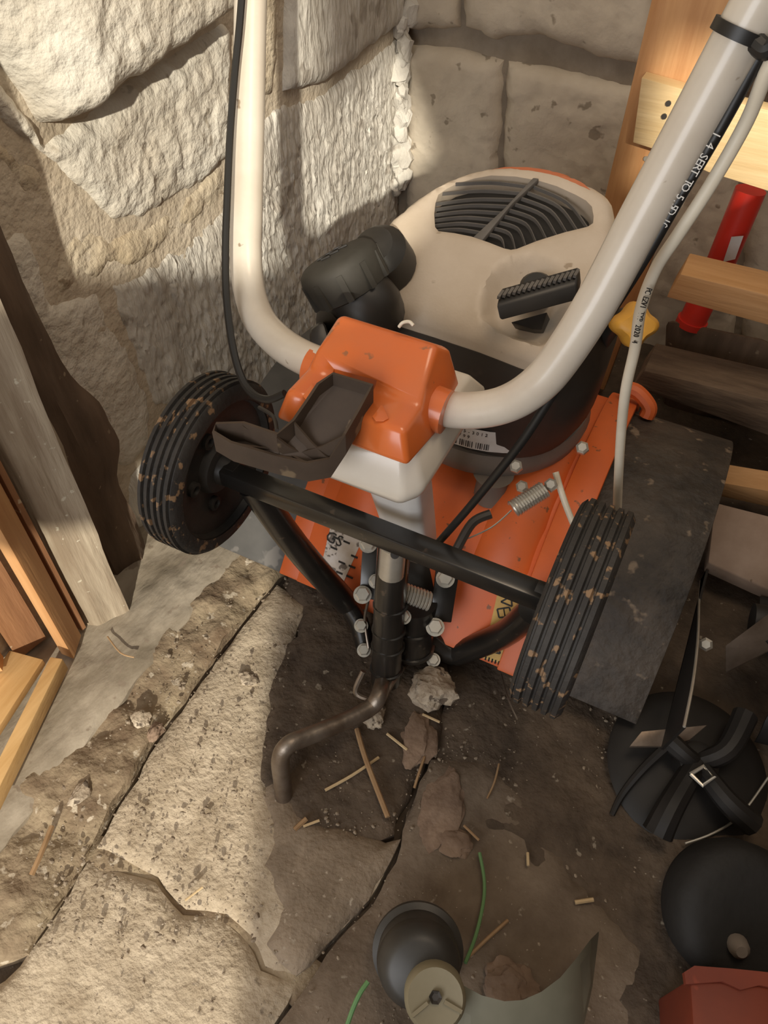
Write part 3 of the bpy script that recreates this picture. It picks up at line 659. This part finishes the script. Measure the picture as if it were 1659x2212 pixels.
lev = part('lever', wallstrip(rim, -.0022, .019), BROWNP, T, smooth=40)
fl_ = [p+V((0, 0, -.0105 if i in (0, 1, 13, 14) else -.0135 if i in (2, 12) else -.018)) for i, p in enumerate(rim)]
part('lever_floor', slab(fl_, (0, 0, -.002)), BROWNP, lev)
def rib(a, b, h=.013, sag=.002):
    a, b = V(a)+V((0, 0, -sag)), V(b)+V((0, 0, -sag)); part('lever_rib', loft([[p+V((0, .0008, 0)), p+V((0, -.0008, 0)), p+V((0, -.0008, -h)), p+V((0, .0008, -h))] for p in (a, (a+b)/2+V((0, 0, -.002)), b)]), BROWNP, lev)
rib(rim[10], rim[5]); rib(rim[11], onz(650, 972, .462)); rib(onz(650, 972, .462), rim[3]); rib(rim[12], rim[4]); rib(rim[7], onz(620, 962, .466)); rib(onz(632, 962, .464), onz(720, 880, .482))

# --- axle, wheels, arms
WY, WZ = .41, .295
part('axle_bar', box((-.206, WY, WZ), (.334, .020, .020)), FRAME, T, bevel=.002)
def tyre_prof(w, r):
    P = [(r-.018, -w/2), (r-.006, -w/2), (r-.002, -w/2+.003)]
    k = 5; s = (w-.006)/k
    for i in range(k):
        x = -w/2+.003+i*s
        P += [(r, x+.0012), (r, x+s-.0028), (r-.0035, x+s-.0020), (r-.0035, x+s-.0004)]
    P += [(r-.002, w/2-.003), (r-.006, w/2), (r-.018, w/2)]
    return P
def wheel(xc, s, r, w, yc=WY, zc=WZ, label=None):
    # s: direction of the inner face
    c = V((xc, yc, zc)); ax = V((s, 0, 0))
    rim_ = part('wheel', lathe([(0, -w*.42), (r-.03, -w*.42), (r-.02, -w*.46), (r-.014, -w/2), (r-.014, w/2-.001), (r-.019, w/2-.001), (r-.021, w*.30), (r-.035, w*.26), (r-.042, w*.16), (.030, w*.12), (.026, w*.30), (.016, w*.34), (0, w*.34)], c, ax, 56), RUBBER, T, smooth=40)
    if label: rim_['label'] = label
    part('tyre', lathe(tyre_prof(w, r), c, ax, 72, closed=False), TREAD, rim_, smooth=40)
    part('hub', lathe([(.017, .0), (.017, w*.42), (.012, w*.62), (.012, w*.75)], c, ax, 24), BLACKP, rim_)
    for k in range(5):
        t = 2*math.pi*k/5+.5; p = c+V((0, math.cos(t), math.sin(t)))*(r*.45)+ax*(w*.13)
        part('wheel_boss', lathe([(.008, 0), (.008, .005), (.005, .006), (.004, .002)], p, ax, 14), RUBBER, rim_)
    return rim_
wheel(-.372-.021, 1, .0925, .042, WY+.006, WZ-.003)
wheel(-.037+.023, -1, .0945, .046, WY+.002, WZ)
part('hub_nut', lathe([(.012, 0), (.012, .012), (.009, .014)], (-.372, WY+.003, WZ), (1, 0, 0), 6), FRAME, T)
for a, b, c_ in ((at(545, 1048, .79), at(640, 1180, .86), at(748, 1302, .945)), (at(1150, 1318, .80), at(1085, 1372, .88), at(985, 1412, .945))):
    part('support_arm', tube([a, b, c_], .0155, 16, 4), FRAME, T)
part('arm_foot', tube([at(748, 1302, .945), at(775, 1345, .95), at(790, 1400, .955)], .012, 12, 4), FRAME, T)
part('arm_foot', tube([at(985, 1412, .945), at(955, 1400, .945), at(925, 1375, .94)], .016, 12, 4), FRAME, T)
# --- bracket, depth spur
def bx(px, d, th=.006, name='bracket_plate', m=FRAME, bev=.001): return part(name, slab([at(x, y, d) for x, y in px], ray(850, 1300)*th), m, T, bevel=bev)
bx([(785, 1150), (838, 1165), (828, 1300), (776, 1290)], .895)
bx([(945, 1195), (995, 1220), (975, 1345), (930, 1340)], .88)
bx([(838, 1165), (950, 1195), (935, 1400), (870, 1420), (820, 1300)], .93, .01)
part('depth_tube', tube([at(852, 1170, .79), at(842, 1300, .835), at(833, 1470, .905)], .0175, 20, smooth=False), FRAME, T)
for k, t in enumerate((.42, .60, .72, .90)):
    p = at(852, 1170, .79).lerp(at(833, 1470, .905), t); d = (at(833, 1470, .905)-at(852, 1170, .79)).normalized()
    part('tube_ring', lathe([(.0172, -.002), (.0195, -.001), (.0195, .001), (.0172, .002)], p, d, 20, closed=False), FRAME, T)
part('bolt_shank', tube([at(850, 1178, .77), at(845, 1240, .795)], .0135, 18, smooth=False), ZINC, T, label='silver sleeve pin')
part('pin_hole', lathe([(.0045, 0), (.0045, .001), (.001, .0012)], at(853, 1198, .752), -ray(853, 1198), 12), BODY, T)
part('guide_cap', tube([at(846, 1150, .80), at(852, 1132, .79)], .011, 14, smooth=False), GREYP, T)
part('gear_housing', tube([at(895, 1300, .88), at(888, 1400, .93)], .026, 24, smooth=False), FRAME, T)
for t in (.45, .95):
    p = at(895, 1300, .88).lerp(at(888, 1400, .93), t); part('housing_ring', lathe([(.0255, -.003), (.0285, -.002), (.0285, .002), (.0255, .003)], p, (at(888, 1400, .93)-at(895, 1300, .88)), 24, closed=False), FRAME, T)
part('spring', coil(at(868, 1278, .84), at(930, 1300, .845), .0095, .0017, 9), ZINC, T)
part('spring', coil(at(1108, 1100, .80), at(1178, 1056, .80), .0082, .0016, 13), ZINC, T)
part('spring_hook', tube([at(1178, 1056, .80), at(1188, 1042, .80), at(1198, 1048, .80), at(1186, 1060, .80)], .003, 8), ZINC, T)
part('spring_wire', tube([at(1105, 1102, .80), at(1060, 1140, .80), at(990, 1172, .79)], .0009, 6), ZINC, T)
part('cable_lug', tube([at(1060, 1110, .785), at(1020, 1130, .785), at(985, 1190, .785)], .005, 8), BODY, T)
BO = [(795, 1175, .88), (783, 1285, .89), (962, 1250, .865), (940, 1355, .875), (872, 1333, .86), (780, 1352, .93), (786, 1405, .94), (936, 1426, .93), (812, 1256, .88)]
bm0 = None
for i, (x, y, d) in enumerate(BO):
    r_ = .0085 if i < 4 else .0068
    ax = -(ray(x, y))+V((0, 0, .25)); o = part('bolt', cat_vf(lathe([(r_*1.25, 0), (r_*1.25, .0018)], at(x, y, d), ax, 20), lathe([(r_, .0018), (r_, .0080), (r_*.86, .0090), (r_*.6, .0090)], at(x, y, d), ax, 6)), ZINC, T, smooth=0)
for a, b in (((788, 1340), (795, 1300)), ((925, 1400), (940, 1365))):
    part('retaining_wire', tube([at(a[0]+8, a[1]+60, .93), at(*a, .925), at(*b, .90)], .0018, 8), RUST, T)
part('depth_spur', tube([at(838, 1425, .955), onz(822, 1492, .062), onz(800, 1528, .056), onz(735, 1562, .064), onz(660, 1592, .074), onz(622, 1610, .080), onz(606, 1640, .062), onz(610, 1690, .025), onz(613, 1722, .003)], .0098, 16, 5), RUST, T)
YK = [at(880, 1428, .93), onz(845, 1478, .058), onz(828, 1508, .052), onz(800, 1512, .052), onz(768, 1495, .055), onz(785, 1450, .075)]
part('yoke', tube(YK, .0035, 8, 4), RUST, T)
# --- cables
part('throttle_cable', tube([at(x, y, d) for x, y, d in [(530, -200, .62), (524, -40, .632), (517, 60, .636), (507, 160, .64), (497, 290, .642), (491, 420, .642), (487, 540, .642), (489, 640, .64), (501, 740, .638), (520, 812, .636), (545, 850, .63), (580, 863, .62), (615, 850, .61)]], .0032, 10), CABB, T)
part('wheel_side_wire', tube([at(560, 880, .70), at(590, 900, .68), at(598, 930, .66)], .0018, 8), BODY, T)
cbk = part('clutch_cable', tube([at(x, y, d) for x, y, d in [(1730, -30, .375), (1688, 45, .385), (1640, 124, .397), (1550, 287, .420), (1472, 420, .443), (1378, 582, .475), (1285, 722, .510), (1196, 850, .550), (1130, 950, .585), (1060, 1040, .63), (1000, 1112, .68), (940, 1180, .735)]], .0036, 12), CABB, T)
cwh = part('white_cable', tube([at(x, y, d) for x, y, d in [(1725, 60, .385), (1664, 140, .395), (1613, 262, .420), (1537, 396, .445), (1466, 505, .47), (1416, 582, .50), (1384, 668, .53), (1372, 750, .565), (1352, 840, .60), (1342, 930, .65), (1336, 1030, .70), (1332, 1140, .76)]], .0041, 12), CABW, T)
part('lower_cable', tube([at(1200, 1020, .82), at(1220, 1085, .82), at(1250, 1160, .83)], .0035, 10), CABW, T)
part('cable_clip', lathe([(.0139, -.003), (.0163, -.003), (.0163, .003), (.0139, .003)], at(1603, 72, .396), at(1498, 265, .425)-at(1605, 68, .395), 24, closed=False), CABB, T)
part('cable_clip_loop', tube([at(1632, 92, .388), at(1652, 108, .386), at(1668, 100, .384)], .0050, 10), CABB, T)
def cable_text(s, pts, par, m, size):
    P = catmull([at(*p) for p in pts], 8); Ls = [0]
    for i in range(1, len(P)): Ls.append(Ls[-1]+(P[i]-P[i-1]).length)
    for i, ch in enumerate(s):
        if ch == ' ': continue
        t = Ls[-1]*(i+.5)/len(s); j = max(k for k in range(len(Ls)) if Ls[k] <= t); j = min(j, len(P)-2)
        f = (t-Ls[j])/(Ls[j+1]-Ls[j]); p = P[j].lerp(P[j+1], f)
        lettering('digit', ch, size, m, par, p, P[j+1]-P[j], CP-p, .0002)
cable_text('1 4 SERT TO 5.5D 10 N', [(1551, 285, .4145), (1474, 416, .437), (1420, 509, .458)], cbk, INKW, .0062)
cable_text('PC EZV1 TYP 2020 4', [(1403, 622, .503), (1387, 668, .5245), (1370, 742, .5545)], cwh, INK, .0056)

# --- tines showing beyond the right fender
def tine_rotor(name, label, c, ax, n=4, t_=None):
    t_ = t_ or thing(name, label, 'tines', (c.x, c.y, 0)); a, b, d = frame_to(ax)
    part('hub', lathe([(.020, -.05), (.020, .05), (.014, .055)], c, ax, 20), BLADED, t_)
    for k in range(n):
        th = 2*math.pi*k/n+.35; u = a*math.cos(th)+b*math.sin(th); w = -a*math.sin(th)+b*math.cos(th)
        P = [c+u*.02, c+u*.06+w*.012, c+u*.10+w*.035, c+u*.118+w*.07]
        part('blade', loft([[p+d*s*hw+w*q*.003 for s, q in ((-1, -1), (1, -1), (1, 1), (-1, 1))] for p, hw in zip(catmull(P, 4), [.016]*4+[.018]*4+[.020]*5)]), BLADED, t_, bevel=.0008)
    return t_
def flat_blade(name, pts, parent, th=.004): return part(name, slab(pts, (0, 0, -th)), BLADE, parent, bevel=.0006)
# standing set behind the fender: edge-on guard plate with a bright rim, hub, blades
ctn = V((.215, .615, .135))
tn = tine_rotor('tine_rotor', 'black tine set standing behind the muddy fender with a flat worn brown blade', ctn, V((1, .15, .1)), 4)
PA = catmull([onx(x, y, .118) for x, y in [(1512, 1255), (1508, 1300), (1505, 1380), (1495, 1470), (1475, 1570)]], 5)
part('guard_plate', slab(PA+[V((.118, PA[-1].y+.02, .075)), V((.118, PA[0].y, .05))], (.003, 0, 0)), BLADED, tn)
part('plate_rim', tube([p+V((.001, 0, .001)) for p in PA], .0016, 6, smooth=False), ZINC, tn)
part('blade_tip', slab([at(1568, 1452, .86), at(1567, 1395, .84), at(1665, 1322, .82), at(1675, 1398, .84)], V((.3, .3, -.9))*.004), BLADE, tn, bevel=.0006, label='flat worn brown blade')
part('blade_arm', tube([at(1660, 1370, .84), at(1700, 1450, .88), ctn], .010, 8), BLADED, tn)
part('bolt', lathe([(.008, 0), (.008, .008), (.005, .010)], at(1525, 1392, .88), -ray(1525, 1392), 6), ZINC, tn)
# set lying on its disc in front
cl = V((.160, .470, .012)); al = V((.10, -.12, 1)).normalized()
tl = thing('tine_rotor', 'black tine set lying flat on a round disc in front of the muddy fender', 'tines', (.16, .47, 0))
part('guard_disc', lathe([(.0, .010), (.03, .008), (.070, .004), (.088, -.002), (.090, -.001), (.088, .001), (.07, .008), (.03, .013), (0, .015)], cl, al, 64), BLADED, tl)
part('lit_rim_arc', tube([onz(x, y, .016) for x, y in [(1612, 1545), (1640, 1690), (1659, 1680), (1600, 1760), (1540, 1800), (1480, 1822)][2:]], .0013, 6), ZINC, tl, label='bright lit stretch of rim')  # pale strip only where the rim catches light; highlight put into the colour
hb = onz(1518, 1690, .030)
part('hub', lathe([(.024, 0), (.022, .024), (.015, .027), (0, .027)], cl+al*.010, al, 24), BLADED, tl)
part('square_clip', tube([onz(1492, 1672, .058), onz(1520, 1655, .060), onz(1543, 1678, .060), onz(1518, 1697, .058), onz(1492, 1672, .058)], .0022, 8, smooth=False), ZINC, tl)
flat_blade('blade_tip', [onz(1360, 1612, .055), onz(1386, 1580, .062), onz(1528, 1566, .068), onz(1490, 1598, .058), onz(1448, 1612, .055)], tl)
hc = cl+al*.028
for P, r0 in (([onz(1448, 1602, .053), onz(1480, 1630, .052), hc], .010), ([onz(1420, 1800, .030), onz(1450, 1740, .045), hc], .014), ([onz(1610, 1545, .06), onz(1570, 1620, .055), hc], .012), ([onz(1625, 1780, .03), onz(1570, 1730, .045), hc], .012)):
    part('blade_arm', tube(P, (lambda q: (lambda t: q*(1.15-.3*t)))(r0), 10), BLADED, tl)
part('curved_tine', tube([onz(1445, 1608, .052), onz(1390, 1660, .038), onz(1345, 1715, .018), onz(1322, 1760, .006)], lambda t: .006-.003*t, 8), BLADED, tl)

# black drum wheel lying at the right edge
dw = thing('rubber_wheel', 'black solid rubber wheel with a small metal bolt lying at the right edge', 'wheel', onz(1570, 1960, 0))
dc = onz(1592, 1972, .038); da = V((.25, -.35, .9)).normalized()
part('tread', lathe([(.02, -.036), (.054, -.035), (.064, -.027), (.067, -.010), (.066, .010), (.058, .021), (.044, .024), (.02, .022)], dc, da, 48), mat('matt_black_rubber', (.009, .008, .007), (.014, .012, .010), 12, .75, bump=.3, bscale=60), dw, smooth=60)
part('bolt', lathe([(.010, 0), (.009, .010), (.005, .016)], onz(1592, 2040, .05), V((.1, -.6, .8)), 16), GEAR, dw)
rb = thing('red_box', 'faded red plastic box with a frayed rim in the bottom right corner', 'box', onz(1600, 2180, 0))
q = [onz(x, y, .10) for x, y in [(1490, 2112), (1750, 2140), (1790, 2420), (1508, 2400)]]
part('body', slab(q, (0, 0, -.10)), REDP, rb, bevel=.003)
q2 = [onz(1478, 2100, .105), onz(1500, 2086, .106), onz(1580, 2092, .106), onz(1640, 2098, .106), onz(1760, 2112, .106), onz(1750, 2150, .104), onz(1640, 2128, .103), onz(1600, 2138, .103), onz(1560, 2120, .103), onz(1482, 2126, .103)]
part('rim', slab(q2, (0, 0, -.006)), REDP, rb)

# ================================================================== FRONT: string trimmer head
tm = thing('string_trimmer', 'head of a string trimmer with black spool and grey-green guard at the bottom edge', 'trimmer', onz(920, 2130, 0))
tc_ = onz(905, 2085, .07); ta = (V((.18, -.42, .80))).normalized()
part('spool', lathe([(0, -.046), (.036, -.045), (.0425, -.040), (.0425, -.034), (.037, -.031), (.038, -.012), (.036, -.009), (.0375, -.006), (.036, .004), (.030, .012), (.024, .016)], tc_, ta, 48), mat('worn_black_spool', (.030, .027, .023), (.055, .05, .043), 14, .45), tm, smooth=40)
gcx = onz(940, 2155, .095)
part('gear_head', lathe([(.026, -.03), (.026, .0), (.023, .004), (.008, .002), (0, .002)], gcx, (V((.12, -.3, .9))), 36), OLIVE, tm, smooth=40)
part('drive_socket', lathe([(.0055, 0), (.0055, .003), (.003, .001)], gcx+V((0, 0, .003)), (.12, -.3, .9), 6), BODY, tm)
for k in range(3):
    t = k*2.1; part('socket_rib', bar(gcx+V((.008*math.cos(t), .008*math.sin(t), .003)), gcx+V((.024*math.cos(t), .024*math.sin(t), .002)), .003, .003), OLIVE, tm)
GI = [(985, 2120), (1040, 2150), (1090, 2163), (1130, 2160), (1170, 2142), (1210, 2112), (1245, 2070), (1275, 2030), (1293, 2012)]
GO = [(960, 2300), (1040, 2300), (1090, 2300), (1130, 2295), (1170, 2285), (1215, 2270), (1258, 2230), (1280, 2130), (1294, 2016)]
part('guard', loft([[onz(*a, .085), onz(*b, .050), onz(*b, .047), onz(*a, .082)] for a, b in zip(GI, GO)]), GUARD, tm, smooth=60)
part('cutting_line', tube([onz(x, y, z) for x, y, z in [(795, 2120, .06), (778, 2145, .058), (762, 2180, .05), (745, 2230, .04)]], .0022, 8), LINE, tm)
part('cutting_line', tube([onz(x, y, z) for x, y, z in [(1005, 2080, .03), (1028, 2020, .02), (1044, 1950, .012), (1046, 1900, .012), (1036, 1842, .012)]], .0018, 8), LINE, tm)

# ================================================================== LOOSE BITS ON THE FLOOR
def rock(px, r, label, m, seed, flat, z=None, name='stone_chunk', rot=0):
    me = pebble_mesh(r, seed, 4, .42, flat); me.transform(Matrix.Rotation(rot, 4, 'Z'))
    c = onz(px[0], px[1], 0); mz = min(v.co.z for v in me.vertices)
    return tag(link(name, me, m, None, V((c.x, c.y, (-mz if z is None else z)-.002))), label, 'stone')
rock((930, 1505), .026, 'large pale broken chunk of rubble on the soil just below the bracket', ROCK, 2.2, (1.05, .95, .75), rot=.4)
rock((808, 1552), .016, 'small pale stone touching the bent steel spur', ROCK, 5.3, (.85, 1.1, .6), rot=.6)
rock((903, 1600), .027, 'flat brown stone flake by the floor crack below the pale chunk', ROCKB, 3.7, (.75, 1.2, .28), rot=.3, name='stone_flake')
rock((985, 1822), .019, 'square brown flake at the edge of the dark slab', ROCKB, 8.1, (1, .8, .3), name='stone_flake')
rock((537, 1470), .010, 'small grey stone chip alone on the pale slab edge', ROCK, 9.4, (1.2, .9, .5), name='stone_chip')
rock((960, 1740), .030, 'long reddish flake half sunk right of the floor crack', ROCKB, 12.4, (.7, 1.5, .2), name='stone_flake', rot=.1)
rock((1100, 2140), .024, 'grey-brown lump lying inside the trimmer guard', ROCKB, 15.4, (1.1, .9, .5))
rock((310, 1560), .011, 'light pebble in the gravel beside the floor joint', ROCK, 17.4, (1, 1, .7), z=.012, name='pebble')
rock((338, 1585), .010, 'brown pebble wedged in the floor joint', ROCKB, 19.4, (.8, 1.2, .8), z=.008, name='pebble')
rock((180, 1725), .012, 'tan pebble at the lower end of the gravel strip', ROCK, 21.4, (.7, 1.2, .6), z=.014, name='pebble')
def straw(pts, r, label, m=STRAW, z=.009, name='straw'):
    P = [onz(x, y, z+.002*(i % 2)) for i, (x, y) in enumerate(pts)]
    o = part(name, tube(P, r, 6, 4), m, None, loc=P[0]); tag(o, label, 'straw', 'dry straws on the floor' if name == 'straw' else None); return o
straw([(771, 1575), (790, 1640), (838, 1765)], .0030, 'long thick brown straw stalk pointing from the spur to the crack', STRAWD, .012)
straw([(702, 1707), (760, 1675), (818, 1636)], .0018, 'pale straw crossing under the thick stalk', STRAW, .008)
straw([(836, 1585), (880, 1620)], .0017, 'short straw right of the small pale stone')
straw([(913, 1543), (950, 1560)], .0016, 'tiny straw just above the flat brown flake')
straw([(917, 1635), (905, 1670), (895, 1702)], .0016, 'short brown straw lying along the crack', STRAWD)
straw([(1078, 1650), (1068, 1690), (1052, 1725)], .0012, 'thin curved stem on the dark earth below the wheel', STRAWD)
straw([(1002, 1783), (1035, 1815)], .0014, 'small straw beside the square brown flake', STRAWD)
straw([(1242, 1949), (1282, 1943)], .0022, 'single pinkish straw on the dark floor right of the green line')
straw([(1006, 2072), (1050, 2030), (1097, 1988)], .0018, 'straw sticking out beside the trimmer spool', STRAWD)
straw([(1140, 1842), (1141, 1870)], .0016, 'tiny upright-looking straw above the green line', STRAW)
straw([(68, 1890), (88, 1845), (112, 1785)], .0030, 'reddish wood splinter on the gravel strip', STRAWD, .02, 'wood_splinter')
straw([(636, 1792), (662, 1768)], .0028, 'brown bark crumb below the spur tip', STRAWD, .008, 'bark_crumb')
straw([(400, 1945), (438, 1916)], .0012, 'fine straw at the corner of the pale slab joint', STRAW)
straw([(232, 1375), (260, 1410), (290, 1420)], .0010, 'fine dark twig on the sill at the post foot', STRAWD, .022, 'twig')
straw([(1082, 1455), (1098, 1510), (1118, 1555)], .0011, 'thin grey wire on the soil beside the right wheel', RUST, .012, 'wire')
straw([(655, 1785), (690, 1772)], .0015, 'little pale chaff piece near the spur tip', STRAW, .008)
# uncountable grit and pebbles
def grit():
    rnd = random.Random(11); L = []
    protos = []
    for i in range(5):
        me = pebble_mesh(1, i, 1, .4, (1, .8, .6)); protos.append(([v.co.copy() for v in me.vertices], [list(p.vertices) for p in me.polygons])); bpy.data.meshes.remove(me)
    regs = [((560, 1220), (1000, 1800), 900, .0, .0030), ((950, 1500), (1400, 1900), 700, .0, .0030), ((60, 1300), (560, 2050), 900, .006, .0036), ((200, 1400), (900, 2212), 500, .002, .0020), ((600, 1900), (1350, 2212), 260, .002, .0024)]
    for a, b, n, z, s in regs:
        for _ in range(n):
            x, y = rnd.uniform(a[0], b[0]), rnd.uniform(a[1], b[1])
            c = onz(x, y, 0)
            if c.x < -.455: continue
            c.z = z+.002; r = s*rnd.choice((.2, .25, .3, .3, .35, .4, .5, .9)); M3 = Matrix.Rotation(rnd.uniform(0, 6), 3, 'Z')
            pv, pf = rnd.choice(protos); L.append(([c+(M3 @ v)*r for v in pv], pf))
    return cat_vf(*L)
gt = part('grit', grit(), mat('pale_grit', (.17, .125, .085), (.34, .28, .21), 60, .95), None, smooth=0); gt['kind'] = 'stuff'; gt['label'] = 'loose grit and tiny pebbles scattered over the floor'; gt['category'] = 'grit'
